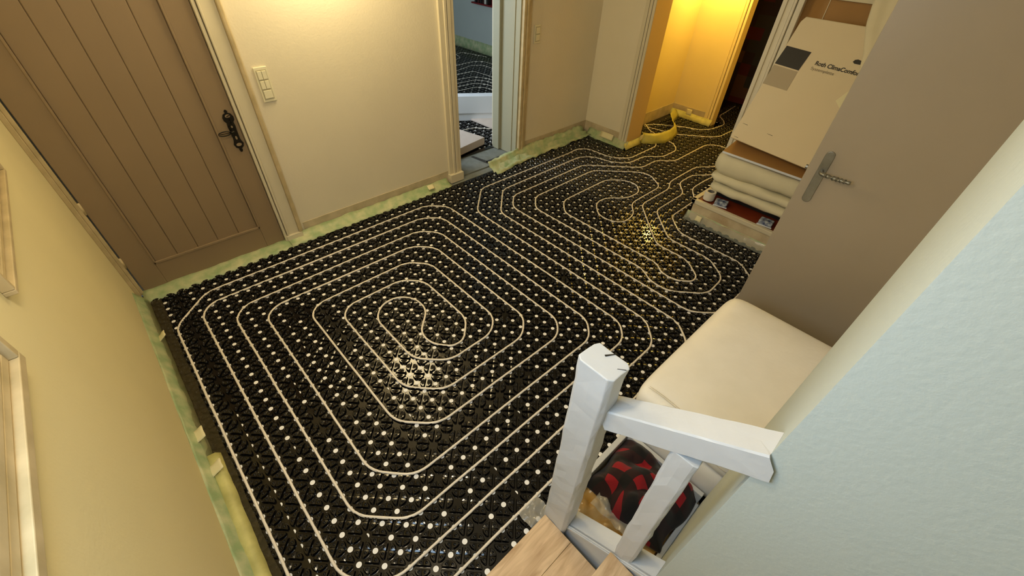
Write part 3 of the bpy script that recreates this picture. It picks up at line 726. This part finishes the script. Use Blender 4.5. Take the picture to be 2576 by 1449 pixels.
# cardboard sheet on the pile
b = MB(); b.extrude([(44.1, 6.9, 8.32), (44.0, -5.0, 8.32), (48.5, -5.0, 8.5), (48.2, 7.2, 8.5)], (0, 0, 0.16))
cs = b.build('cardboard_sheet', M_card, bevel=0.02); tag(cs, 'brown cardboard sheet lying on the quilt pile', 'cardboard')
b = MB(); b.extrude([(44.05, 6.9, 8.28), (43.95, -5.0, 8.28), (43.95, -5.0, 8.48), (44.05, 6.9, 8.48)], (0.04, 0, 0)); b.build('white_edge', M_white, cs)
b = MB(); b.tube([V(44.7, -1.9, 8.49), V(44.7, -1.9, 8.52)], 0.12, 10); b.build('hole', M_print, cs)

# leaning white carton with its printing
hA = V(-0.17031583, -0.98535838, -0.00783474)      # along the lower edge, towards the grey door
sA = V(0.38060457, -0.07311592, 0.92184284)        # up the leaning face
nA = hA.cross(sA).normalized()
if nA.x > 0: nA = -nA                              # out of the face, towards the room
A0 = V(46, 7.39, 9.36)
def F(u, v, n=0.0): return A0+hA*u+sA*v+nA*n
ct = empty('white_carton', tuple(A0), 'tall white carton with dark printed square leaning in the storage nook', 'carton')
b = MB(); b.extrude([F(0, 0), F(11.5, 0), F(11.5, 12.3), F(0.25, 12.1), F(0, 11.6)], -nA*1.9); cb = b.build('carton_body', M_box, ct, bevel=0.08)
def decal(name, pts, m_, label=None, n=0.012):
    b = MB(); b.extrude([F(u, v, n) for u, v in pts], nA*0.01); o = b.build(name, m_, cb)
    if label: o['label'] = label
    return o
decal('printed_square', [(0.12, 9.43), (2.68, 9.37), (2.57, 7.66), (0.0, 7.72)], M_print, 'black printed rectangle')
decal('printed_patch', [(0.0, 7.6), (2.57, 7.54), (2.66, 5.75), (-0.0, 5.75)], M_print_g, 'grey printed rectangle')
decal('hand_hole', [(6.5, 9.4), (6.58, 9.58), (6.8, 9.66), (7.2, 9.6), (7.2, 9.3), (6.7, 9.28)], M_print, 'black oval handle hole')
decal('tape_scrap', [(7.25, 6.13), (7.95, 5.64), (8.0, 6.3), (8.4, 6.9), (7.9, 7.44), (7.6, 6.9)], M_tape, 'torn tape scrap', 0.03)
for k, (u, v, l) in enumerate(((0.45, 1.7, 0.6), (0.35, 0.25, 0.5), (3.4, 1.6, 0.6))):
    decal('scuff', [(u, v), (u+l, v-0.03), (u+l, v+0.03), (u, v+0.03)], M_text_g)
def text(body, u, v, size, width, m_, name, off):
    cu = bpy.data.curves.new(name, 'FONT'); cu.body = body; cu.size = 1.0; cu.extrude = 0.0; cu.offset = off
    o = bpy.data.objects.new(name, cu); S.collection.objects.link(o)
    bpy.context.view_layer.update()
    dg = bpy.context.evaluated_depsgraph_get()
    me = bpy.data.meshes.new_from_object(o.evaluated_get(dg))
    xs = [q.co.x for q in me.vertices]
    sx = width*P/(max(xs)-min(xs)); sy = size*P/0.72
    M = Matrix.Identity(4)
    org = (F(u, v, 0.03)-Vector(ct['_o']))*P
    for k in range(3): M[k][0] = hA[k]*sx; M[k][1] = sA[k]*sy; M[k][2] = nA[k]*1.0; M[k][3] = org[k]
    me.transform(M)
    bpy.data.objects.remove(o)
    me.materials.clear(); me.materials.append(m_)
    t = bpy.data.objects.new(name, me); S.collection.objects.link(t); t.parent = cb
    return t
text('Roth ClimaComfort', 3.6, 8.45, 0.36, 4.18, M_print, 'lettering', 0.022)['label'] = 'bold black lettering'
text('Systemplatte', 3.5, 8.0, 0.26, 2.2, M_text_g, 'small_lettering', 0.0)['label'] = 'small grey lettering'

# brown carton behind, and dust sheet
b = MB(); b.box((52.6, 1.3, 2.6), (55.3, 7.4, 22.1)); 
bc = b.build('brown_carton', M_card, bevel=0.06); tag(bc, 'upright brown carton standing behind the leaning white carton', 'carton')
b = MB(); b.box((52.56, 5.3, 2.6), (52.6, 5.36, 22.1)); b.build('carton_seam', M_sheet, bc)
b = MB(); b.box((51.6, 7.25, 2.6), (52.2, 7.6, 27)); 
tag(b.build('trim_11', M_trim, bevel=0.05), 'thin white frame strip beside the brown carton', 'trim', kind='structure')
b = MB(); b.box((51.9, -6, 21.95), (55.4, 7.5, 22.5))
tag(b.build('nook_shelf', M_sheet, bevel=0.05), 'cream shelf edge above the brown carton', 'shelf', kind='structure')
b = MB()
edge = [(0.0, 4.55, 16.0), (0.15, 5.05, 13.9), (0.3, 5.65, 12.2), (0.5, 6.95, 10.0), (0.65, 7.4, 8.95), (0.78, 7.62, 8.4), (0.9, 8.3, 7.4), (1.0, 8.9, 6.4)]
def ledge(t):
    for (a, u0, v0), (c, u1, v1) in zip(edge, edge[1:]):
        if t <= c: k = (t-a)/(c-a); return u0+(u1-u0)*k, v0+(v1-v0)*k
    return edge[-1][1:]
def drape(s, t):
    u0, v0 = ledge(t); u = u0+s*4.5; v = v0+s*0.9*(1-t)
    return F(u, v+0.02, 0.06+0.2*s+0.22*min(1, s*4)*(1+math.sin(s*17+t*2))*0.6+0.08*s*nz((s*3, t*3, 0), 1))
b.grid(drape, 26, 22)
tag(b.build('dust_sheet', M_sheet, smooth=True, solid=0.04), 'folded cream dust sheet hanging over the right side of the white carton', 'sheet')
b = MB()
def drape2(s, t):
    y = 1.0-3.6*s; z = 30-14*t
    return V(51.0+0.25*math.sin(s*16)+0.5*t*s-0.6*s, y+0.12*math.sin(t*5), z)
b.grid(drape2, 30, 12)
tag(b.build('curtain', M_sheet, smooth=True, solid=0.04), 'long cream plastic curtain hanging in folds beside the grey door edge', 'curtain')

# ------------------------------------------------------------------ stairs
def tread(x0, x1, yn, yb, z, label):
    t = empty('stair_tread', ((x0+x1)/2, (yn+yb)/2, 0), label, 'stair tread', kind='structure')
    b = MB(); n = 2
    for k in range(n):
        a = yn+(yb-yn)*k/n; c = yn+(yb-yn)*(k+1)/n
        b.box((x0, min(a, c)+0.008, z-0.45), (x1, max(a, c)-0.008, z))
    b.build('boards', M_oak, t, bevel=0.02)
    b = MB(); b.box((x0, yn-0.35, max(-0.1, z-2.75)), (x1, yn-0.2, z-0.45)); b.build('riser', M_white_wood, t)
z1, z2, z3 = 2.55, 5.2, 7.9
tread(-8.55, 4.68, -4.57, -8.3, z1, 'lowest oak stair tread at the bottom edge of the photo')
tread(-8.55, 4.9, -8.22, -11.9, z2, 'second oak stair tread, only its corner showing')
tread(-8.55, 4.95, -11.9, -16.2, z3, 'third oak stair tread beside the pale wall')
for k, (xa, xb) in enumerate(((-8.4, 1.4), (1.6, 4.1))):
    b = MB(); b.box((xa, -4.75, -0.1), (xb, -4.2, 0.22+0.04*k)); tag(b.build('trim_%d' % (12+k), M_white, bevel=0.03), ('longer' if k == 0 else 'shorter')+' white strip on the floor under the lowest stair', 'trim', kind='structure')
# string board that carries the posts: slopes with the stairs
def zs(y): return 2.8+0.742*(-5.5-y)
b = MB()
b.extrude([(5.0, -5.4, zs(-5.4)), (5.0, -10.14, zs(-10.14)), (5.0, -10.14, 0), (5.0, -5.4, 0)], (0.14, 0, 0))
b.extrude([(4.97, -5.4, zs(-5.4)), (4.97, -10.14, zs(-10.14)), (4.97, -10.14, zs(-10.14)-0.3), (4.97, -5.4, zs(-5.4)-0.3)], (1.03, 0, 0))
b.extrude([(4.92, -5.4, zs(-5.4)-0.08), (4.92, -10.14, zs(-10.14)-0.08), (4.92, -10.14, zs(-10.14)-0.3), (4.92, -5.4, zs(-5.4)-0.3)], (0.06, 0, 0))
tag(b.build('stair_string', M_white_wood, bevel=0.03), 'sloping white string board under the balustrade posts', 'stringer')
def hewn(name, base, top, hx, hy, cuts, label, cat, seed, ch=0.13, amp=0.05, parent=None, axes=None):
    """rough hewn beam from base to top with chamfered corners and knife marks"""
    base, top = Vector(base), Vector(top); ax = (top-base)
    ux, uy = axes if axes else (V(1, 0, 0), V(0, 1, 0))
    sec = [(-hx+ch, -hy), (0, -hy), (hx-ch, -hy), (hx, -hy+ch), (hx, 0), (hx, hy-ch), (hx-ch, hy), (0, hy), (-hx+ch, hy), (-hx, hy-ch), (-hx, 0), (-hx, -hy+ch)]
    b = MB(); n = len(sec)
    for i in range(cuts+1):
        t = i/cuts
        for k, (x, y) in enumerate(sec):
            q = base+ax*t+ux*x+uy*y
            c = 1+0.9*amp*nz((i*0.35, k*0.8, seed), 1.0, seed)+amp*nz((i*0.9, k*2.1, seed), 1, seed+3)
            b.v.append(base+ax*t+ux*x*c+uy*y*c)
    for i in range(cuts):
        for k in range(n): b.f.append([i*n+k, i*n+(k+1) % n, (i+1)*n+(k+1) % n, (i+1)*n+k]); b.m.append(0)
    b.f.append(list(range(n))[::-1]); b.m.append(0); b.f.append([cuts*n+k for k in range(n)]); b.m.append(0)
    return b
ne = empty('newel_post', (5.24, -5.13, 0), 'rough hewn white newel post at the foot of the stairs', 'post')
b = hewn('newel', (5.24, -5.13, 0.0), (5.24, -5.13, 15.94), 0.54, 0.73, 26, '', '', 1.3, 0.16, 0.09); b.build('shaft', M_white_wood, ne, bevel=0.04)
for ck in ([(5.43, -5.04), (5.47, -4.98), (5.8, -5.22), (5.8, -5.25)], [(5.3, -5.62), (5.32, -5.63), (5.5, -5.85), (5.48, -5.86)]):
    b = MB(); b.extrude([(x, y, 15.955) for x, y in ck], (0, 0, 0.012)); b.build('crack', M_print, ne)['label'] = 'fine dark drying crack'
# handrail
hr = MB()
d = V(0, -5.0, 5.0*0.742).normalized(); up = V(1, 0, 0).cross(d); up = up if up.z > 0 else -up
r0 = V(5.5, -5.5, 13.79)-up*0.5
L_ = 5.75
b = hewn('rail', r0-d*0.05, r0+d*L_, 0.5, 0.47, 14, '', '', 5.0, 0.05, 0.03, axes=(V(1, 0, 0), up))
# square the end off and keep only the front lip beyond the wall end
for q in b.v:
    lim = -10.2 if (q-r0).dot(up) > 0.42 else -10.5
    if q.y < lim: q += d*((lim-q.y)/d.y)
for q in b.v:
    if q.y < -10.14 and q.x > 5.13: q.x = 5.13
tag(b.build('handrail', M_white_wood, bevel=0.03), 'sloping white handrail from the newel post to the pale wall', 'handrail')
b = hewn('mid', (5.45, -8.72, zs(-8.72)-0.05), (5.45, -8.62, 14.75), 0.45, 0.44, 16, '', '', 8.0, 0.1, 0.1)
tag(b.build('baluster', M_white_wood, bevel=0.03), 'rough white baluster between handrail and string board', 'baluster')

# ------------------------------------------------------------------ ottoman
ot = empty('ottoman', (18.6, -7.35, 0.2), 'large white leather ottoman behind the balustrade', 'ottoman')
b = MB()
def cush(x0, x1, y0, y1, z0, z1, r, bulge, nx=26, ny=18):
    """rounded cushion: superellipsoid shell"""
    b = MB(); cx, cy, cz = (x0+x1)/2, (y0+y1)/2, (z0+z1)/2; hx, hy, hz = (x1-x0)/2, (y1-y0)/2, (z1-z0)/2
    def f(s, t):
        a = 2*math.pi*s; e = -math.pi/2+math.pi*t
        def sg(v, p): return 0.0 if abs(v) < 1e-9 else math.copysign(abs(v)**p, v)
        px, py = sg(math.cos(a), 0.17), sg(math.sin(a), 0.17)
        k = sg(math.cos(e), 0.30); z = sg(math.sin(e), 0.55)
        q = V(cx+hx*px*k, cy+hy*py*k, cz+hz*z)
        if z > 0.5: q.z += bulge*(1-(px*k)**2)*(1-(py*k)**2)+0.10*nz(q, 0.45, 2)*(z-0.5)*2
        return q
    b.grid(f, 96, 40); b.weld = True; return b
b = cush(12.95, 26.1, -12.6, -3.95, 0.2, 4.0, 0.5, 0); b.build('base', M_leather, ot, smooth=True)
b = cush(12.85, 26.3, -12.7, -3.85, 3.4, 6.0, 0.6, 0.3); cu_ = b.build('cushion', M_leather, ot, smooth=True)
b = MB()
for off in (0.0, 0.12):
    b.tube([V(13.35+off+0.04*math.sin(k), -4.5-0.5*k, 6.0+0.01*math.sin(k*0.5)) for k in range(12)], 0.016, 5)
b.tube([V(12.88, -4.3-0.5*k, 4.65) for k in range(13)], 0.05, 6)
b.build('stitching', M_stitch, cu_, smooth=True)['label'] = 'double stitched seam'

# ------------------------------------------------------------------ crate with plastic and blanket
cr_ = empty('crate', (9.5, -7.3, 0.2), 'low open white tray box under the handrail holding the blanket', 'tray')
b = MB(); b.box((6.15, -10.0, 0.2), (12.7, -4.45, 0.5)); b.build('bottom', M_amber, cr_)
b = MB(); b.box((6.15, -4.75, 0.2), (12.7, -4.4, 1.9)); b.box((12.4, -10, 0.2), (12.7, -4.75, 1.9)); b.box((6.15, -10.13, 0.2), (12.4, -9.85, 1.0)); b.build('side', M_white_wood, cr_, bevel=0.04)
b = MB()
def amber(s, t):
    x = 6.45+5.8*s; y = -4.85-4.9*t
    e = min(s, t, 1-s, 1-t)
    return V(x, y, 0.62+0.75*abs(nz((x, y, 0), 0.9, 3))*min(1, e*8)+0.3*abs(nz((x, y, 0), 2.2, 6))+0.5*max(0, 0.12-e)*3)
b.grid(amber, 40, 34)
tag(b.build('plastic_sheet', M_amber, smooth=True, solid=0.02), 'crumpled amber plastic sheet lining the white tray', 'plastic sheet')
b = MB()
def clear(s, t):
    x = 7.5+2.8*s; y = -5.7-3.3*t
    return V(x, y, 1.15+0.7*abs(nz((x, y, 1), 1.1, 8))+0.25*abs(nz((x, y, 0), 3, 2)))
b.grid(clear, 26, 26)
tag(b.build('plastic_sheet', mat('clear_wrap', rgb(225, 222, 210), 0.1, 0, spec=1.0, alpha=0.38, bump=0.9, bscale=20), smooth=True), 'crumpled clear plastic lying over the amber sheet', 'plastic sheet')
# blanket: draped lumpy cloth with its own weave coordinates
def blanket():
    b = MB(); nu, nv = 110, 100; uvs = []
    x0, x1, y0, y1 = 8.3, 12.9, -9.75, -4.8
    for j in range(nv+1):
        for i in range(nu+1):
            s, t = i/nu, j/nv
            e = min(s, t, 1-s, 1-t)
            x = x0+(x1-x0)*s; y = y1+(y0-y1)*t
            x += 0.35*nz((s*3, t*3, 4), 1, 1)-0.5*(1-t)*(1-s)*0.4; y += 0.3*nz((s*3, t*3, 9), 1, 2)
            fold = 0.5*math.sin(13*s+2.6*math.sin(t*6.2))+0.4*math.sin(11*t+5*s+1.5*math.sin(s*7))+0.9*nz((s*4, t*4, 0), 1.0, 5)+0.35*nz((s*10, t*10, 0), 1.0, 6)
            h_ = (1-(1-min(1, e*4.5))**1.7)
            z = 1.0+h_*(1.3+0.42*fold)
            b.v.append(V(x, y, z)); uvs.append((s*3.3+0.5*nz((s*2.2, t*2.2, 0), 1, 3)+0.1*fold+0.3+0.6*t, t*3.4+0.5*nz((s*2, t*2, 7), 1, 4)+0.1*fold+0.15-0.5*s))
    for j in range(nv):
        for i in range(nu):
            a = j*(nu+1)+i; b.f.append([a, a+1, a+nu+2, a+nu+1]); b.m.append(0)
    o = b.build('blanket', M_check, smooth=True, solid=0.1)
    uvl = o.data.uv_layers.new(name='UVMap')
    for lp in o.data.loops: uvl.data[lp.index].uv = uvs[lp.vertex_index]
    return tag(o, 'crumpled red and black checked fleece blanket in the white tray', 'blanket')
blanket()
# clear plastic scrap by the newel foot
b = MB()
def scrap(s, t):
    x = 4.2+1.6*s; y = -4.35+1.3*t
    return V(x, y, 0.28+0.9*(1-t)*abs(nz((x, y, 0), 1.2, 4))+0.25*abs(nz((x, y, 0), 3, 7)))
b.grid(scrap, 14, 14)
tag(b.build('plastic_film', MATS['clear_wrap'], smooth=True), 'small crumpled clear plastic at the foot of the newel post', 'plastic film')
for o in S.objects:
    if '_o' in o: del o['_o']
